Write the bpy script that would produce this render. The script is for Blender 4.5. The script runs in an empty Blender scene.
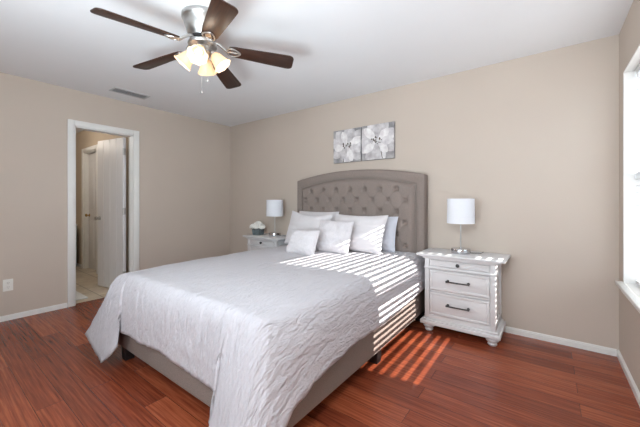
import bpy, bmesh, math, random
from mathutils import Vector, Matrix, noise
random.seed(7)
PI = math.pi
D = bpy.data
COL = bpy.context.scene.collection
W, H = 4.714, 2.44            # room width (x) and ceiling height; headboard wall is y = 0
YR = -4.35                    # wall behind the camera

# ------------------------------------------------------------------ camera
cam = D.cameras.new('camera'); co = D.objects.new('camera', cam); COL.objects.link(co)
cam.sensor_width = 36.0; cam.sensor_fit = 'HORIZONTAL'
cam.lens = 304.23 / 640 * 36
cam.shift_y = -(213.5 - 202.23) / 640
co.location = (4.2807, -3.1999, 1.1684)
co.rotation_euler = (PI / 2, 0, 0.64230)
cam.clip_start = 0.02
bpy.context.scene.camera = co

# ------------------------------------------------------------------ world, sun, daylight, exposure
sc = bpy.context.scene
sc.view_settings.view_transform = 'Standard'
sc.view_settings.look = 'None'
sc.view_settings.exposure = -0.47
sc.view_settings.gamma = 1.0
wd = D.worlds.new('sky'); sc.world = wd; wd.use_nodes = True
bg = wd.node_tree.nodes['Background']
bg.inputs[0].default_value = (0.74, 0.87, 1.0, 1); bg.inputs[1].default_value = 6.2
sun = D.lights.new('sun', 'SUN'); so = D.objects.new('sun', sun); COL.objects.link(so)
sun.energy = 20; sun.angle = math.radians(0.2); sun.color = (1.0, 0.95, 0.89)
so.location = (8, 1, 4)
so.rotation_euler = Vector((-1, -0.10, -0.572)).to_track_quat('-Z', 'Y').to_euler()

def area(name, loc, direction, sx, sy, e, col=(1, 1, 1)):
    l = D.lights.new(name, 'AREA'); l.shape = 'RECTANGLE'; l.size = sx; l.size_y = sy
    l.energy = e; l.color = col
    o = D.objects.new(name, l); COL.objects.link(o); o.location = loc
    o.rotation_euler = Vector(direction).to_track_quat('-Z', 'Y').to_euler()
    return o
# sky light enters through the blinds' window and a small added window behind the camera
# unseen area lights added around the camera to brighten the room, one aimed upwards
area('ceiling_fill', (3.4, -3.4, 0.95), (-0.25, 0.25, 1), 0.9, 0.8, 90, (0.80, 0.93, 1.0))
area('side_fill', (4.1, -3.75, 2.05), (-0.15, 2.3, -1.9), 0.5, 0.4, 40, (0.90, 0.96, 1.0))
area('rear_fill', (2.7, -4.15, 1.15), (0.25, 1, -0.12), 1.7, 1.5, 20, (0.82, 0.93, 1.0))
pt = area('side_window_portal', (W + 0.20, -0.66, 1.36), (-1, 0, 0), 0.95, 1.5, 1); pt.data.cycles.is_portal = True
def point(name, loc, e, r, col):
    l = D.lights.new(name, 'POINT'); l.energy = e; l.shadow_soft_size = r; l.color = col
    o = D.objects.new(name, l); COL.objects.link(o); o.location = loc
    return o

# ------------------------------------------------------------------ materials
def lin(c):
    return tuple(((v / 255) / 12.92 if v / 255 <= 0.04045 else ((v / 255 + 0.055) / 1.055) ** 2.4) for v in c) + (1,)

class NT:
    def __init__(s, m):
        s.t = m.node_tree; s.n = s.t.nodes; s.l = s.t.links
    def new(s, typ, **kw):
        n = s.n.new(typ)
        for k, v in kw.items(): setattr(n, k, v)
        return n
    def link(s, a, b): s.l.new(a, b)

def mat(name, rgb, rough=0.5, metal=0.0, var=0.0, vscale=8.0, bump=0.0, bscale=60.0, stretch=(1, 1, 1),
        coord='Object', rgb2=None, spec=0.5, detail=4.0, coat=0.0):
    m = D.materials.new(name); m.use_nodes = True
    g = NT(m); b = g.n['Principled BSDF']
    b.inputs['Base Color'].default_value = lin(rgb)
    b.inputs['Roughness'].default_value = rough
    b.inputs['Metallic'].default_value = metal
    b.inputs['Specular IOR Level'].default_value = spec
    b.inputs['Coat Weight'].default_value = coat
    tc = g.new('ShaderNodeTexCoord'); mp = g.new('ShaderNodeMapping')
    mp.inputs['Scale'].default_value = stretch
    g.link(tc.outputs[coord], mp.inputs[0])
    nz = g.new('ShaderNodeTexNoise'); nz.inputs['Scale'].default_value = vscale
    nz.inputs['Detail'].default_value = detail
    g.link(mp.outputs[0], nz.inputs['Vector'])
    cr = g.new('ShaderNodeValToRGB')
    c1 = rgb; c2 = rgb2 if rgb2 else tuple(max(0, v * (1 - var)) for v in rgb)
    cr.color_ramp.elements[0].position = 0.3; cr.color_ramp.elements[1].position = 0.7
    cr.color_ramp.elements[0].color = lin(c2); cr.color_ramp.elements[1].color = lin(c1)
    g.link(nz.outputs[0], cr.inputs[0]); g.link(cr.outputs[0], b.inputs['Base Color'])
    if bump > 0:
        n2 = g.new('ShaderNodeTexNoise'); n2.inputs['Scale'].default_value = bscale
        n2.inputs['Detail'].default_value = detail
        g.link(mp.outputs[0], n2.inputs['Vector'])
        bp = g.new('ShaderNodeBump'); bp.inputs['Strength'].default_value = bump
        bp.inputs['Distance'].default_value = 0.01
        g.link(n2.outputs[0], bp.inputs['Height']); g.link(bp.outputs[0], b.inputs['Normal'])
    return m

def wood_floor():
    m = D.materials.new('red_hardwood'); m.use_nodes = True
    g = NT(m); b = g.n['Principled BSDF']
    tc = g.new('ShaderNodeTexCoord')
    br = g.new('ShaderNodeTexBrick')
    br.offset = 0.37; br.offset_frequency = 2
    br.inputs['Color1'].default_value = (0.2, 0.2, 0.2, 1); br.inputs['Color2'].default_value = (0.9, 0.9, 0.9, 1)
    br.inputs['Mortar'].default_value = (0, 0, 0, 1)
    br.inputs['Scale'].default_value = 1.0; br.inputs['Mortar Size'].default_value = 0.0012
    br.inputs['Mortar Smooth'].default_value = 0.3; br.inputs['Bias'].default_value = 0.0
    br.inputs['Brick Width'].default_value = 1.22; br.inputs['Row Height'].default_value = 0.127
    g.link(tc.outputs['Object'], br.inputs['Vector'])
    bw = g.new('ShaderNodeRGBToBW'); g.link(br.outputs['Color'], bw.inputs[0])
    # grain stretched along the planks, shifted per plank
    mp = g.new('ShaderNodeMapping'); mp.inputs['Scale'].default_value = (1.0, 30, 1)
    g.link(tc.outputs['Object'], mp.inputs[0])
    ad = g.new('ShaderNodeVectorMath', operation='ADD'); g.link(mp.outputs[0], ad.inputs[0])
    cm = g.new('ShaderNodeCombineXYZ'); ml = g.new('ShaderNodeMath', operation='MULTIPLY'); ml.inputs[1].default_value = 17
    g.link(bw.outputs[0], ml.inputs[0]); g.link(ml.outputs[0], cm.inputs[0]); g.link(cm.outputs[0], ad.inputs[1])
    nz = g.new('ShaderNodeTexNoise'); nz.inputs['Scale'].default_value = 2.6; nz.inputs['Detail'].default_value = 7
    nz.inputs['Roughness'].default_value = 0.62; nz.inputs['Distortion'].default_value = 0.25
    g.link(ad.outputs[0], nz.inputs['Vector'])
    mx = g.new('ShaderNodeMath', operation='MULTIPLY_ADD'); mx.inputs[1].default_value = 0.24
    g.link(bw.outputs[0], mx.inputs[0]); 
    sc2 = g.new('ShaderNodeMath', operation='MULTIPLY'); sc2.inputs[1].default_value = 0.72
    g.link(nz.outputs[0], sc2.inputs[0]); g.link(sc2.outputs[0], mx.inputs[2])
    cr = g.new('ShaderNodeValToRGB')
    e = cr.color_ramp.elements
    e[0].position = 0.25; e[0].color = lin((78, 32, 20))
    e[1].position = 0.82; e[1].color = lin((198, 114, 74))
    k = e.new(0.5); k.color = lin((140, 68, 44))
    g.link(mx.outputs[0], cr.inputs[0])
    dk = g.new('ShaderNodeMix', data_type='RGBA')
    g.link(br.outputs['Fac'], dk.inputs[0]); g.link(cr.outputs[0], dk.inputs[6])
    dk.inputs[7].default_value = lin((46, 18, 12))
    g.link(dk.outputs[2], b.inputs['Base Color'])
    b.inputs['Roughness'].default_value = 0.27
    b.inputs['Specular IOR Level'].default_value = 0.42
    bp = g.new('ShaderNodeBump'); bp.inputs['Strength'].default_value = 0.25; bp.inputs['Distance'].default_value = 0.004
    sb = g.new('ShaderNodeMath', operation='SUBTRACT'); g.link(nz.outputs[0], sb.inputs[0]); g.link(br.outputs['Fac'], sb.inputs[1])
    g.link(sb.outputs[0], bp.inputs['Height']); g.link(bp.outputs[0], b.inputs['Normal'])
    return m

def tile_floor():
    m = D.materials.new('beige_tile'); m.use_nodes = True
    g = NT(m); b = g.n['Principled BSDF']; tc = g.new('ShaderNodeTexCoord')
    br = g.new('ShaderNodeTexBrick'); br.offset = 0.5
    br.inputs['Color1'].default_value = lin((205, 192, 172)); br.inputs['Color2'].default_value = lin((188, 174, 152))
    br.inputs['Mortar'].default_value = lin((140, 126, 106)); br.inputs['Scale'].default_value = 1
    br.inputs['Mortar Size'].default_value = 0.006; br.inputs['Brick Width'].default_value = 0.46; br.inputs['Row Height'].default_value = 0.3
    g.link(tc.outputs['Object'], br.inputs['Vector'])
    nz = g.new('ShaderNodeTexNoise'); nz.inputs['Scale'].default_value = 5; nz.inputs['Detail'].default_value = 6
    g.link(tc.outputs['Object'], nz.inputs['Vector'])
    mx = g.new('ShaderNodeMix', data_type='RGBA', blend_type='OVERLAY'); mx.inputs[0].default_value = 0.55
    g.link(br.outputs['Color'], mx.inputs[6]); g.link(nz.outputs[0], mx.inputs[7])
    g.link(mx.outputs[2], b.inputs['Base Color']); b.inputs['Roughness'].default_value = 0.35
    return m

def quilt_mat():
    m = D.materials.new('white_crinkled_quilt'); m.use_nodes = True
    g = NT(m); b = g.n['Principled BSDF']
    b.inputs['Base Color'].default_value = lin((193, 190, 195)); b.inputs['Roughness'].default_value = 0.85
    b.inputs['Specular IOR Level'].default_value = 0.2
    b.inputs['Sheen Weight'].default_value = 0.15
    uv = g.new('ShaderNodeUVMap')
    mp = g.new('ShaderNodeMapping'); mp.inputs['Scale'].default_value = (15, 3.6, 1)
    g.link(uv.outputs[0], mp.inputs[0])
    nz = g.new('ShaderNodeTexNoise'); nz.inputs['Scale'].default_value = 2.2; nz.inputs['Detail'].default_value = 3.5
    nz.inputs['Distortion'].default_value = 1.2
    g.link(mp.outputs[0], nz.inputs['Vector'])
    mp2 = g.new('ShaderNodeMapping'); mp2.inputs['Scale'].default_value = (60, 26, 1)
    g.link(uv.outputs[0], mp2.inputs[0])
    n2 = g.new('ShaderNodeTexNoise'); n2.inputs['Scale'].default_value = 1.3; n2.inputs['Detail'].default_value = 2
    g.link(mp2.outputs[0], n2.inputs['Vector'])
    ad = g.new('ShaderNodeMath', operation='MULTIPLY_ADD'); ad.inputs[1].default_value = 0.28
    g.link(n2.outputs[0], ad.inputs[0]); g.link(nz.outputs[0], ad.inputs[2])
    bp = g.new('ShaderNodeBump'); bp.inputs['Strength'].default_value = 1.0; bp.inputs['Distance'].default_value = 0.017
    g.link(ad.outputs[0], bp.inputs['Height']); g.link(bp.outputs[0], b.inputs['Normal'])
    return m

def glass_mat(name, tint=(1, 1, 1, 1), refl=0.08):
    m = D.materials.new(name); m.use_nodes = True
    g = NT(m); g.n.remove(g.n['Principled BSDF'])
    out = g.n['Material Output']
    tr = g.new('ShaderNodeBsdfTransparent'); tr.inputs[0].default_value = tint
    gl = g.new('ShaderNodeBsdfGlossy'); gl.inputs['Roughness'].default_value = 0.03
    mx = g.new('ShaderNodeMixShader'); mx.inputs[0].default_value = refl
    g.link(tr.outputs[0], mx.inputs[1]); g.link(gl.outputs[0], mx.inputs[2]); g.link(mx.outputs[0], out.inputs[0])
    return m

def glow_mat(name, rgb, strength, base=(255, 240, 215)):
    m = D.materials.new(name); m.use_nodes = True
    b = m.node_tree.nodes['Principled BSDF']
    b.inputs['Base Color'].default_value = lin(base); b.inputs['Roughness'].default_value = 0.35
    b.inputs['Emission Color'].default_value = lin(rgb); b.inputs['Emission Strength'].default_value = strength
    return m

M = {}
M['wall'] = mat('beige_wall_paint', (203, 190, 178), 0.75, var=0.02, vscale=1.2, bump=0.08, bscale=120, spec=0.25)
M['ceil'] = mat('white_ceiling_paint', (238, 239, 241), 0.9, var=0.01, vscale=2, bump=0.1, bscale=160, spec=0.1)
M['trim'] = mat('white_gloss_trim', (236, 235, 232), 0.35, var=0.015, vscale=6)
M['floor'] = wood_floor()
M['tile'] = tile_floor()
M['bathwall'] = mat('tan_hall_paint', (200, 184, 164), 0.75, var=0.02, vscale=2)
M['door'] = mat('white_door_paint', (226, 224, 224), 0.4, var=0.02, vscale=4, stretch=(6, 6, 0.6))
M['linen'] = mat('taupe_linen', (152, 139, 132), 0.9, var=0.13, vscale=240, bump=0.35, bscale=420, spec=0.15, stretch=(1, 1, 1))
M['quilt'] = quilt_mat()
M['mattress'] = mat('white_mattress_ticking', (230, 230, 232), 0.9, var=0.03, vscale=60, bump=0.2, bscale=200)
M['cotton'] = mat('white_cotton', (222, 218, 220), 0.85, var=0.015, vscale=12, bump=0.12, bscale=22, spec=0.2)
M['cotton_shaded'] = mat('shaded_white_cotton', (205, 207, 216), 0.85, var=0.015, vscale=12, bump=0.12, bscale=22, spec=0.2)  # white cotton again, with bluish shade put into the colour
M['weave'] = mat('white_textured_weave', (222, 218, 221), 0.9, var=0.05, vscale=120, bump=0.45, bscale=110, stretch=(1.6, 1, 0.5), spec=0.2)
M['piping'] = mat('pale_taupe_piping', (150, 140, 132), 0.85, var=0.08, vscale=200)
M['legdark'] = mat('black_bed_leg', (30, 27, 28), 0.45, var=0.1, vscale=20)
M['furn'] = mat('white_painted_wood', (222, 221, 222), 0.42, var=0.03, vscale=5, bump=0.06, bscale=40, stretch=(1, 6, 6))
M['gap'] = mat('shadow_gap_wood', (120, 116, 112), 0.8)
M['iron'] = mat('dark_pewter', (70, 68, 68), 0.38, metal=0.85, var=0.1, vscale=30)
M['chrome'] = mat('polished_chrome', (205, 205, 208), 0.12, metal=1.0, var=0.03, vscale=10)
M['nickel'] = mat('brushed_nickel', (196, 195, 193), 0.32, metal=1.0, var=0.06, vscale=14)
M['brass'] = mat('old_brass', (176, 140, 82), 0.3, metal=1.0, var=0.1, vscale=20)
M['shade'] = mat('white_linen_shade', (236, 238, 244), 0.9, var=0.03, vscale=160, bump=0.15, bscale=240, stretch=(1, 1, 3))
M['walnut'] = mat('dark_walnut', (64, 37, 24), 0.42, rgb2=(38, 22, 16), vscale=6, stretch=(1.2, 14, 14), bump=0.05, bscale=10)
M['glassbulb'] = glow_mat('lit_bulb', (255, 236, 206), 3)
M['slat'] = mat('white_blind_slat', (238, 239, 240), 0.45, var=0.01, vscale=4)
M['vinyl'] = mat('white_vinyl', (232, 234, 236), 0.4, var=0.01, vscale=4)
M['pane'] = glass_mat('window_glass')
M['potglass'] = mat('grey_blue_pot', (112, 124, 128), 0.3, var=0.25, vscale=30, bump=0.2, bscale=60)
M['petal'] = mat('white_petal', (252, 250, 244), 0.8, var=0.02, vscale=60)
M['leaf'] = mat('dark_green_leaf', (70, 92, 62), 0.6, var=0.25, vscale=30)
M['canvas'] = mat('grey_painted_canvas', (188, 184, 184), 0.8, rgb2=(124, 122, 124), vscale=9, bump=0.2, bscale=90, detail=6)
M['petalpaint'] = mat('white_petal_paint', (250, 248, 246), 0.75, rgb2=(214, 207, 208), vscale=18, bump=0.3, bscale=60, stretch=(1, 1, 1), detail=6)
M['petalpaint2'] = mat('grey_petal_paint', (226, 222, 222), 0.75, rgb2=(172, 166, 168), vscale=14, bump=0.3, bscale=60, detail=6)
M['petalpaint3'] = mat('light_grey_petal_paint', (236, 232, 232), 0.75, rgb2=(188, 182, 185), vscale=16, bump=0.3, bscale=60, detail=6)
M['stamen'] = mat('brown_paint', (70, 56, 50), 0.8, rgb2=(120, 104, 92), vscale=60)
M['vent'] = mat('grey_white_vent', (206, 206, 206), 0.5, var=0.03, vscale=10)
M['ventdark'] = mat('dark_duct', (120, 120, 122), 0.8)
M['plastic'] = mat('white_plastic', (238, 236, 230), 0.35, var=0.01)
M['slot'] = mat('dark_slot', (50, 48, 46), 0.7)
M['matrug'] = mat('white_cotton_mat', (232, 232, 230), 0.95, var=0.06, vscale=80, bump=0.5, bscale=120)
M['cab'] = mat('pale_blue_grey_cabinet', (186, 200, 202), 0.4, var=0.02)
def shade_glass():
    m = D.materials.new('frosted_lit_glass'); m.use_nodes = True
    g = NT(m); b = g.n['Principled BSDF']
    b.inputs['Base Color'].default_value = lin((240, 222, 200)); b.inputs['Roughness'].default_value = 0.4
    b.inputs['Transmission Weight'].default_value = 0.0
    b.inputs['Emission Color'].default_value = lin((255, 236, 210)); b.inputs['Emission Strength'].default_value = 0.10
    tl = g.new('ShaderNodeBsdfTranslucent'); tl.inputs[0].default_value = lin((240, 222, 196))
    mx = g.new('ShaderNodeMixShader'); mx.inputs[0].default_value = 0.5
    g.link(b.outputs[0], mx.inputs[1]); g.link(tl.outputs[0], mx.inputs[2])
    g.link(mx.outputs[0], g.n['Material Output'].inputs[0])
    return m
M['fanglass'] = shade_glass()

# ------------------------------------------------------------------ mesh helpers
class MB:
    def __init__(s): s.b = bmesh.new()
    def box(s, x0, x1, y0, y1, z0, z1, bev=0.0, seg=2):
        t = bmesh.new()
        bmesh.ops.create_cube(t, size=1)
        for v in t.verts:
            v.co = Vector(((x0 + x1) / 2 + v.co.x * (x1 - x0), (y0 + y1) / 2 + v.co.y * (y1 - y0), (z0 + z1) / 2 + v.co.z * (z1 - z0)))
        if bev > 0:
            bmesh.ops.bevel(t, geom=t.edges[:], offset=bev, segments=seg, profile=0.5, affect='EDGES')
        s.join(t); return s
    def join(s, t, mtx=None):
        vs = {}
        for v in t.verts: vs[v] = s.b.verts.new(mtx @ v.co if mtx else v.co)
        for f in t.faces:
            try: s.b.faces.new([vs[v] for v in f.verts])
            except ValueError: pass
        t.free()
    def lathe(s, prof, n=32, mtx=None, cap=True):
        t = bmesh.new(); rings = []
        for r, z in prof:
            if r < 1e-6: rings.append([t.verts.new((0, 0, z))])
            else: rings.append([t.verts.new((r * math.cos(2 * PI * i / n), r * math.sin(2 * PI * i / n), z)) for i in range(n)])
        for a, b in zip(rings, rings[1:]):
            for i in range(n):
                j = (i + 1) % n
                if len(a) == 1 and len(b) == 1: continue
                if len(a) == 1: t.faces.new((a[0], b[i], b[j]))
                elif len(b) == 1: t.faces.new((a[i], a[j], b[0]))
                else: t.faces.new((a[i], a[j], b[j], b[i]))
        if cap:
            for r in (rings[0], rings[-1]):
                if len(r) > 2: t.faces.new(r)
        bmesh.ops.recalc_face_normals(t, faces=t.faces[:])
        s.join(t, mtx); return s
    def tube(s, pts, r, n=10):
        t = bmesh.new(); pts = [Vector(p) for p in pts]; rings = []
        for i, p in enumerate(pts):
            d = (pts[min(i + 1, len(pts) - 1)] - pts[max(i - 1, 0)]).normalized()
            q = d.to_track_quat('Z', 'Y')
            rr = r[i] if isinstance(r, (list, tuple)) else r
            rings.append([t.verts.new(p + q @ Vector((rr * math.cos(2 * PI * k / n), rr * math.sin(2 * PI * k / n), 0))) for k in range(n)])
        for a, b in zip(rings, rings[1:]):
            for k in range(n): t.faces.new((a[k], a[(k + 1) % n], b[(k + 1) % n], b[k]))
        t.faces.new(rings[0]); t.faces.new(rings[-1])
        bmesh.ops.recalc_face_normals(t, faces=t.faces[:])
        s.join(t); return s
    def sphere(s, c, r, sz=1.0, u=16, v=10):
        t = bmesh.new(); bmesh.ops.create_uvsphere(t, u_segments=u, v_segments=v, radius=r)
        s.join(t, Matrix.Translation(c) @ Matrix.Diagonal((1, 1, sz, 1))); return s
    def prism(s, outline, thick, mtx=None, bev=0.0):
        """outline in local xy, extruded along +z"""
        t = bmesh.new()
        f = t.faces.new([t.verts.new((x, y, 0)) for x, y in outline])
        r = bmesh.ops.extrude_face_region(t, geom=[f])
        for v in r['geom']:
            if isinstance(v, bmesh.types.BMVert): v.co.z += thick
        bmesh.ops.recalc_face_normals(t, faces=t.faces[:])
        if bev > 0:
            bmesh.ops.bevel(t, geom=t.edges[:], offset=bev, segments=2, profile=0.5, affect='EDGES')
        s.join(t, mtx); return s
    def build(s, name, m, parent=None, smooth=False, loc=None, rot=None):
        me = D.meshes.new(name); s.b.to_mesh(me); s.b.free()
        o = D.objects.new(name, me); COL.objects.link(o)
        me.materials.append(m)
        if smooth:
            me.polygons.foreach_set('use_smooth', [True] * len(me.polygons))
            try: me.set_sharp_from_angle(angle=math.radians(42))
            except Exception: pass
        if parent: o.parent = parent
        if loc: o.location = loc
        if rot: o.rotation_euler = rot
        return o

def box(name, m, parent, *a, bev=0.0, seg=2):
    return MB().box(*a, bev=bev, seg=seg).build(name, m, parent, smooth=bev > 0)
def tag(o, label, cat, group=None):
    o['label'] = label; o['category'] = cat
    if group: o['group'] = group
    return o
def thing(name, label, cat, loc=(0, 0, 0), rz=0.0, group=None):
    o = D.objects.new(name, None); COL.objects.link(o); o.empty_display_size = 0.05
    o.location = loc; o.rotation_euler = (0, 0, rz)
    return tag(o, label, cat, group)
def struct(o): o['kind'] = 'structure'; return o
def copy_tree(o, parent=None):
    c = o.copy(); COL.objects.link(c)
    if parent: c.parent = parent
    for ch in list(o.children): copy_tree(ch, c)
    return c
def smoothstep(a, b, x):
    t = max(0, min(1, (x - a) / (b - a))); return t * t * (3 - 2 * t)
def lerp(a, b, t): return a + (b - a) * t

# ------------------------------------------------------------------ room shell
T = 0.12
struct(box('floor', M['floor'], None, -0.07, W + 0.2, YR - 0.2, 0.2, -0.1, 0))
struct(box('floor_hall', M['tile'], None, -3.9, -0.071, -3.3, -1.2, -0.1, 0))
struct(box('ceiling', M['ceil'], None, -3.9, W + 0.2, YR - 0.2, 0.2, H, H + 0.1))
struct(box('wall_back', M['wall'], None, -T, W + 0.2, 0, 0.2, 0, H))
DY0, DY1, DZ = -2.113, -1.492, 2.035      # doorway
b = MB(); b.box(-T, 0, DY1, 0, 0, H); b.box(-T, 0, YR - 0.2, DY0, 0, H); b.box(-T, 0, DY0, DY1, DZ, H)
struct(b.build('wall_left', M['wall']))
WY0, WY1, WZ0, WZ1 = -1.19, -0.184, 0.575, 2.09   # window opening
b = MB(); WT = 0.15
b.box(W, W + WT, WY1, 0, 0, H); b.box(W, W + WT, YR - 0.2, WY0, 0, H)
b.box(W, W + WT, WY0, WY1, WZ1, H); b.box(W, W + WT, WY0, WY1, 0, WZ0)
struct(b.build('wall_right', M['wall']))
RX0, RX1, RZ0, RZ1 = 2.9, 4.1, 1.0, 2.1
b = MB(); b.box(-T, RX0, YR - 0.12, YR, 0, H); b.box(RX1, W, YR - 0.12, YR, 0, H)
b.box(RX0, RX1, YR - 0.12, YR, RZ1, H); b.box(RX0, RX1, YR - 0.12, YR, 0, RZ0)
struct(b.build('wall_front', M['wall']))
# hall / bathroom beyond the door
HY = -1.395
b = MB(); b.box(-1.62, -T, HY, HY + 0.1, 0, H); b.box(-3.9, -2.27, HY, HY + 0.1, 0, H); b.box(-2.27, -1.62, HY, HY + 0.1, 2.04, H)
struct(b.build('wall_hall_back', M['bathwall']))
struct(box('wall_hall_left', M['bathwall'], None, -4.0, -3.9, -3.3, HY + 0.1, 0, H))
struct(box('wall_hall_front', M['bathwall'], None, -3.9, -T, -3.4, -3.3, 0, H))
struct(box('wall_hall_closet', M['bathwall'], None, -2.4, -1.5, -1.21, -1.15, 0, H))
point('hall_fill', (-1.5, -2.3, 2.2), 22, 0.12, (1.0, 0.90, 0.78))  # unseen lamp added to brighten the hall

# outside the window: yard and wall added to dim the view between the slats
M['yard'] = mat('grey_paving', (150, 148, 142), 0.9, var=0.15, vscale=3)
M['stucco'] = mat('grey_stucco', (158, 160, 164), 0.9, var=0.1, vscale=6)
struct(box('ground_outside', M['yard'], None, W + 0.25, 14, -8, 6, -0.35, -0.25))
struct(box('backdrop_wall', M['stucco'], None, 9.0, 9.2, -8, 6, -0.25, 2.5))
# baseboards: flat board with stepped top
def baseboard(name, x0, x1, y0, y1, nx, ny):
    b = MB(); h = 0.052; t = 0.013
    def strip(th, z0, z1):
        if nx: b.box(*(sorted((x0, x0 + nx * th))), y0, y1, z0, z1)
        else: b.box(x0, x1, *(sorted((y0, y0 + ny * th))), z0, z1)
    strip(t, 0, h * 0.76); strip(t * 0.75, h * 0.76, h * 0.9); strip(t * 0.45, h * 0.9, h)
    return struct(b.build(name, M['trim']))
baseboard('baseboard_back', 0.013, W - 0.013, 0, 0, 0, -1)
baseboard('baseboard_right', W, W, YR, 0, -1, 0)
baseboard('baseboard_left', 0, 0, YR, DY0 - 0.062, 1, 0)
baseboard('baseboard_left_rear', 0, 0, DY1 + 0.062, 0, 1, 0)
baseboard('baseboard_front', 0.013, W - 0.013, YR, YR, 0, 1)
baseboard('baseboard_hall', -3.9, -2.345, HY, HY, 0, -1)
baseboard('baseboard_hall_near', -1.545, -T, HY, HY, 0, -1)

# door casing and jamb
b = MB(); cw = 0.06
for x0, x1 in ((0.0, 0.018), (-T - 0.018, -T)):
    b.box(x0, x1, DY0 - cw, DY0 + 0.004, 0, DZ + cw, bev=0.004)
    b.box(x0, x1, DY1 - 0.004, DY1 + cw, 0, DZ + cw, bev=0.004)
    b.box(x0, x1, DY0 + 0.004, DY1 - 0.004, DZ - 0.004, DZ + cw, bev=0.004)
b.box(-T, 0, DY0, DY0 + 0.016, 0, DZ); b.box(-T, 0, DY1 - 0.016, DY1, 0, DZ); b.box(-T, 0, DY0, DY1, DZ - 0.016, DZ)
b.box(-0.07, -0.035, DY0 + 0.016, DY0 + 0.026, 0, DZ - 0.016); b.box(-0.07, -0.035, DY1 - 0.026, DY1 - 0.016, 0, DZ - 0.016)
struct(b.build('trim_1', M['trim'], smooth=True))

# open plank door (local: hinge at origin, slab along +x, thickness -y..)
def knob_profile():
    return [(0.0, 0.0), (0.027, 0.0), (0.027, 0.006), (0.011, 0.010), (0.010, 0.028), (0.020, 0.036), (0.027, 0.048), (0.024, 0.060), (0.0, 0.066)]
dw, dh, dt = 0.590, 2.005, 0.035
hall_door = D.objects.new('door_1', None); COL.objects.link(hall_door); struct(hall_door)
hall_door.location = (-T - 0.035, DY1 - 0.034, 0)
hall_door.rotation_euler = (0, 0, math.atan2(-0.105, -0.60))
b = MB(); b.box(0, dw, 0, dt, 0.012, 0.012 + dh, bev=0.002)
n = 4
for i in range(n):         # vertical tongue-and-groove boards on both faces
    a0 = i * dw / n + 0.003; a1 = (i + 1) * dw / n - 0.003
    b.box(a0, a1, dt - 0.001, dt + 0.004, 0.014, 0.010 + dh, bev=0.002, seg=1)
    b.box(a0, a1, -0.004, 0.001, 0.014, 0.010 + dh, bev=0.002, seg=1)
b.build('door_slab', M['door'], hall_door, smooth=True)
b = MB()
for sgn, y in ((1, dt + 0.004), (-1, -0.004)):
    b.lathe(knob_profile(), 20, Matrix.Translation((dw - 0.06, y, 0.95)) @ Matrix.Rotation(-sgn * PI / 2, 4, 'X'))
b.build('door_knob', M['nickel'], hall_door, smooth=True)
for z in (0.22, 1.05, 1.83):
    b = MB(); b.tube([(-0.006, dt / 2 + 0.02, z - 0.045), (-0.006, dt / 2 + 0.02, z + 0.045)], 0.007, 10)
    b.box(-0.004, 0.0, 0.004, dt + 0.001, z - 0.042, z + 0.042)
    b.build('hinge', M['nickel'], hall_door, smooth=True)

# second doorway in the hall wall: casing, door set back, brass knob
b = MB()
b.box(-2.345, -2.27, HY - 0.018, HY, 0, 2.11, bev=0.004); b.box(-1.62, -1.545, HY - 0.018, HY, 0, 2.11, bev=0.004)
b.box(-2.27, -1.62, HY - 0.018, HY, 2.04, 2.11, bev=0.004)
b.box(-2.27, -2.255, HY, HY + 0.1, 0, 2.04); b.box(-1.635, -1.62, HY, HY + 0.1, 0, 2.04); b.box(-2.255, -1.635, HY, HY + 0.1, 2.025, 2.04)
struct(b.build('trim_2', M['trim'], smooth=True))
d2 = D.objects.new('door_2', None); COL.objects.link(d2); struct(d2); d2.location = (-2.25, HY + 0.06, 0)
b = MB(); b.box(0, 0.61, 0, 0.035, 0.01, 2.02, bev=0.002)
for z0, z1 in ((0.2, 0.85), (1.05, 1.85)):
    for x0, x1 in ((0.09, 0.28), (0.33, 0.52)):
        b.box(x0, x1, -0.006, 0.001, z0, z1, bev=0.004)
b.build('door_slab', M['door'], d2, smooth=True)
MB().lathe(knob_profile(), 20, Matrix.Translation((0.055, -0.0, 0.94)) @ Matrix.Rotation(PI / 2, 4, 'X')).build('door_knob', M['brass'], d2, smooth=True)

# window with blinds on the right wall
win = D.objects.new('window_1', None); COL.objects.link(win); struct(win); win.location = (W, 0, 0)
b = MB()      # painted return lining the opening
b.box(-0.003, 0.118, WY1 - 0.008, WY1 + 0.001, WZ0 + 0.025, WZ1); b.box(-0.003, 0.118, WY0 - 0.001, WY0 + 0.008, WZ0 + 0.025, WZ1)
b.box(-0.003, 0.118, WY0 + 0.008, WY1 - 0.008, WZ1 - 0.008, WZ1 + 0.001)
b.build('window_jamb', M['trim'], win)
b = MB(); fx0, fx1 = 0.118, 0.146
b.box(fx0, fx1, WY1 - 0.018, WY1, WZ0 + 0.025, WZ1); b.box(fx0, fx1, WY0, WY0 + 0.040, WZ0 + 0.025, WZ1)
b.box(fx0, fx1, WY0 + 0.04, WY1 - 0.018, WZ1 - 0.045, WZ1); b.box(fx0, fx1, WY0 + 0.04, WY1 - 0.018, WZ0 + 0.025, WZ0 + 0.055)
b.box(fx0 - 0.004, fx1, WY0 + 0.04, WY1 - 0.018, 1.325, 1.375)
b.build('window_frame', M['vinyl'], win)
MB().box(0.130, 0.134, WY0 + 0.03, WY1 - 0.01, WZ0 + 0.04, WZ1 - 0.03).build('window_pane', M['pane'], win)
b = MB(); b.box(0.0, 0.146, WY0 + 0.001, WY1 - 0.001, WZ0 + 0.0005, WZ0 + 0.0245)
b.box(-0.04, 0.0, WY0 - 0.045, WY1 + 0.045, WZ0, WZ0 + 0.025, bev=0.005)
b.box(-0.012, 0.0, WY0 - 0.03, WY1 + 0.03, WZ0 - 0.045, WZ0 - 0.0005, bev=0.003)
b.build('window_sill', M['trim'], win, smooth=True)
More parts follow.
